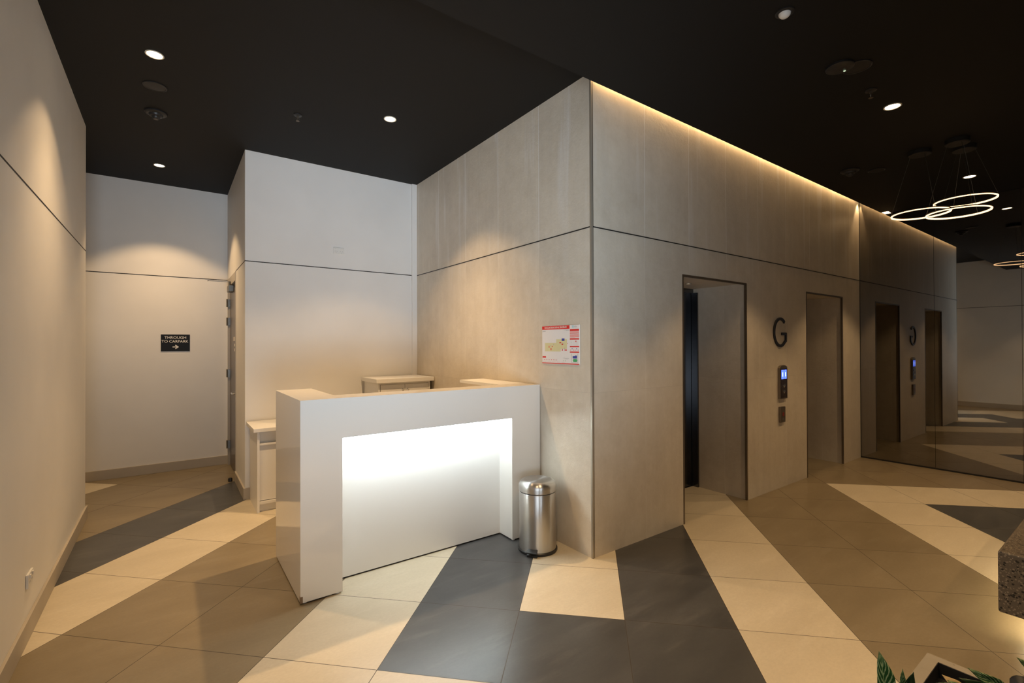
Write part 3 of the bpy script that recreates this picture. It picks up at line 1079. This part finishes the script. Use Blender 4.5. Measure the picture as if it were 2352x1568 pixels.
# power outlets
po = thing('power_outlet', 'white double power outlet high on the white wall behind the desk', 'power outlet', (-.942, YC, 2.61))
MB().box(-1.002, -.883, YC - .009, YC - .0005, 2.572, 2.647).build('plate', M_WPLAST, po, bevel=.003)
for x in (-.972, -.914):
    MB().box(x - .008, x + .008, YC - .012, YC - .009, 2.622, 2.638).build('switch', M_WPLAST, po)
    s_ = MB()
    for q, (dx, rr) in enumerate(((-.010, .3), (.010, -.3))):
        s_.box(x + dx - .0015, x + dx + .0015, YC - .0095, YC - .0089, 2.598, 2.608)
    s_.box(x - .0015, x + .0015, YC - .0095, YC - .0089, 2.582, 2.591)
    s_.build('socket', M_GREY, po)
lo = thing('power_outlet', 'white power outlet low on the left wall above the baseboard', 'power outlet', (XL, 1.16, .31))
MB().box(XL + .0005, XL + .012, 1.092, 1.205, .268, .342).build('plate', M_WPLAST, lo, bevel=.003)
for y in (1.122, 1.175):
    MB().box(XL + .012, XL + .018, y - .009, y + .009, .318, .334).build('switch', M_WPLAST, lo)
    MB().box(XL + .0115, XL + .0125, y - .010, y - .007, .292, .303).box(XL + .0115, XL + .0125, y + .007, y + .010, .292, .303).build('socket', M_GREY, lo)

# ------------------------------------------------------------------ bench and planter at the right edge
BX, BY = 1.078, -1.908
bn2 = thing('terrazzo_bench', 'thick dark terrazzo bench slab floating over a glowing base at the right edge', 'bench', (1.9, -2.2, 0))
MB().box(BX, 2.9, BY - .56, BY, .127, .450).build('slab', M_TERR, bn2, bevel=.011, seg=3)
MB().box(BX + .13, 2.75, BY - .44, BY - .13, 0, .127).build('plinth', M_BLACK, bn2)
MB().box(BX + .10, BX + .125, BY - .43, BY - .12, .120, .1265).box(BX + .10, 2.75, BY - .12, BY - .095, .120, .1265)\
    .build('led_strip', mat('bench_led', (.8, .8, .8), .4, emit=(1., .78, .46), estr=40.), bn2)

PX0, PX1, PY0, PY1, PZ = -.95, -.193, -2.62, -1.910, .400
pl = thing('planter_box', 'square pale concrete planter with dark soil at the bottom right', 'planter', ((PX0 + PX1) / 2, (PY0 + PY1) / 2, 0))
q = MB()
q.box(PX0, PX1, PY1 - .038, PY1, 0, PZ).box(PX0, PX1, PY0, PY0 + .038, 0, PZ)
q.box(PX1 - .036, PX1, PY0 + .038, PY1 - .038, 0, PZ).box(PX0, PX0 + .036, PY0 + .038, PY1 - .038, 0, PZ)
q.box(PX0 + .036, PX1 - .036, PY0 + .038, PY1 - .038, 0, .03)
q.build('box', M_PLANTER, pl)
MB().box(PX0 + .036, PX1 - .036, PY0 + .038, PY1 - .038, .03, PZ - .055).build('soil', M_SOIL, pl)


q = MB()
li = .0012
q.box(PX0 + .036, PX1 - .036, PY1 - .038 - li, PY1 - .038, PZ - .055, PZ - .002).box(PX0 + .036, PX1 - .036, PY0 + .038, PY0 + .038 + li, PZ - .055, PZ - .002)
q.box(PX0 + .036, PX0 + .036 + li, PY0 + .038 + li, PY1 - .038 - li, PZ - .055, PZ - .002).box(PX1 - .036 - li, PX1 - .036, PY0 + .038 + li, PY1 - .038 - li, PZ - .055, PZ - .002)
q.build('inner_shade', M_BLACK, pl)  # black sheets that paint the deep shade on the inner faces


def leaf(parent, base, tip, width, bow, m, roll=0., name='leaf'):
    base, tip = Vector(base), Vector(tip)
    L = tip - base
    up = Vector((-.63, -.77, .35)).normalized()          # leaves face the light side
    side = L.cross(up).normalized()
    nrm = side.cross(L).normalized()
    side = (side * math.cos(roll) + nrm * math.sin(roll)).normalized()
    nrm = side.cross(L).normalized()
    NU, NV = 14, 6
    vs, fs, uvs = [], [], []
    for i in range(NU + 1):
        u = i / NU
        w_ = width * (math.sin(PI * min(1, u ** .72)) ** .85) * (1 - .15 * u) if 0 < u < 1 else .0006
        c = base + L * u + nrm * bow * math.sin(PI * u)
        for j in range(NV + 1):
            v = j / NV * 2 - 1
            vs.append(c + side * v * w_ / 2 + nrm * (abs(v) * w_ * .14 + .002 * math.sin(9 * u + 3 * v)))
            uvs.append((u, j / NV))
    for i in range(NU):
        for j in range(NV):
            a = i * (NV + 1) + j
            fs.append((a, a + 1, a + NV + 2, a + NV + 1))
    off = WLOC[parent.name]
    me = bpy.data.meshes.new(name)
    me.from_pydata([p_ - off for p_ in vs], [], fs)
    me.materials.append(m)
    ul = me.uv_layers.new(name='UVMap')
    for p_ in me.polygons:
        p_.use_smooth = True
        for li in p_.loop_indices:
            ul.data[li].uv = uvs[me.loops[li].vertex_index]
    o = bpy.data.objects.new(name, me)
    COL.objects.link(o)
    WLOC[o.name] = off
    o.parent = parent
    so = o.modifiers.new('thickness', 'SOLIDIFY')
    so.thickness = .0012
    return o


def plant(root, label, stems, leaves):
    t = thing('variegated_plant', label, 'plant', root)
    for s_ in stems:
        MB().tube([root] + [Vector(a) for a in s_], [.006] + [.0045] * (len(s_) - 1) + [.003], 8).build('stem', M_STEM, t)
    for a in leaves:
        leaf(t, *a)
    return t


zs = PZ - .0545
plant((-.640, -1.975, zs), 'upright variegated plant at the left of the planter, tallest leaf standing',
      [[(-.650, -1.955, .40), (-.670, -1.920, .445)], [(-.630, -1.955, .42), (-.624, -1.93, .455)]],
      [((-.672, -1.918, .440), (-.706, -1.913, .602), .062, .006, M_LEAF, 0.),
       ((-.630, -1.945, .455), (-.657, -1.958, .552), .022, .004, M_LEAF, .2),
       ((-.606, -1.945, .448), (-.649, -1.982, .552), .034, .008, M_LEAFD, .5),
       ((-.615, -1.945, .440), (-.560, -1.985, .470), .040, .012, M_LEAFD, .2)])
plant((-.360, -2.150, zs), 'low spreading variegated plant at the right of the planter',
      [[(-.352, -2.14, .42), (-.336, -2.134, .458)], [(-.37, -2.12, .40), (-.385, -2.085, .44)]],
      [((-.336, -2.134, .458), (-.431, -2.064, .522), .040, .010, M_LEAF, .3),
       ((-.372, -2.100, .440), (-.455, -2.020, .468), .030, .010, M_LEAF, .4),
       ((-.345, -2.105, .440), (-.398, -2.036, .462), .030, .008, M_LEAFD, .1),
       ((-.400, -2.060, .410), (-.447, -1.990, .440), .050, .014, M_LEAFD, -.3),
       ((-.405, -2.060, .405), (-.402, -1.995, .452), .042, .012, M_LEAFY, -.2),
       ((-.385, -2.080, .425), (-.400, -2.035, .436), .040, .012, M_LEAFY, .6),
       ((-.350, -2.110, .435), (-.345, -2.085, .475), .030, .010, M_LEAF, -.4)])
plant((-.255, -2.235, zs), 'variegated leaf spray at the far right end of the planter, cut by the frame',
      [[(-.252, -2.22, .43), (-.242, -2.192, .498)]],
      [((-.242, -2.192, .495), (-.319, -2.158, .561), .034, .008, M_LEAF, .2),
       ((-.242, -2.195, .490), (-.225, -2.190, .590), .034, .010, M_LEAF, -.2)])
r_ = bmesh.new()
bmesh.ops.create_icosphere(r_, subdivisions=3, radius=1.)
for v in r_.verts:
    v.co = Vector((v.co.x * .030, v.co.y * .030, v.co.z * .026)) * (1 + .06 * math.sin(7 * v.co.x + 3 * v.co.y))
me = bpy.data.meshes.new('lump')
r_.to_mesh(me)
r_.free()
me.materials.append(M_LUMP)
for p_ in me.polygons:
    p_.use_smooth = True
pb = bpy.data.objects.new('lump', me)
COL.objects.link(pb)
pb.location = (-.205, -2.155, PZ + .0255)  # unidentified dark thing, given a plain rounded shape
tag(pb, 'unidentified dark rounded pebble lying on the right rim of the planter', 'lump')
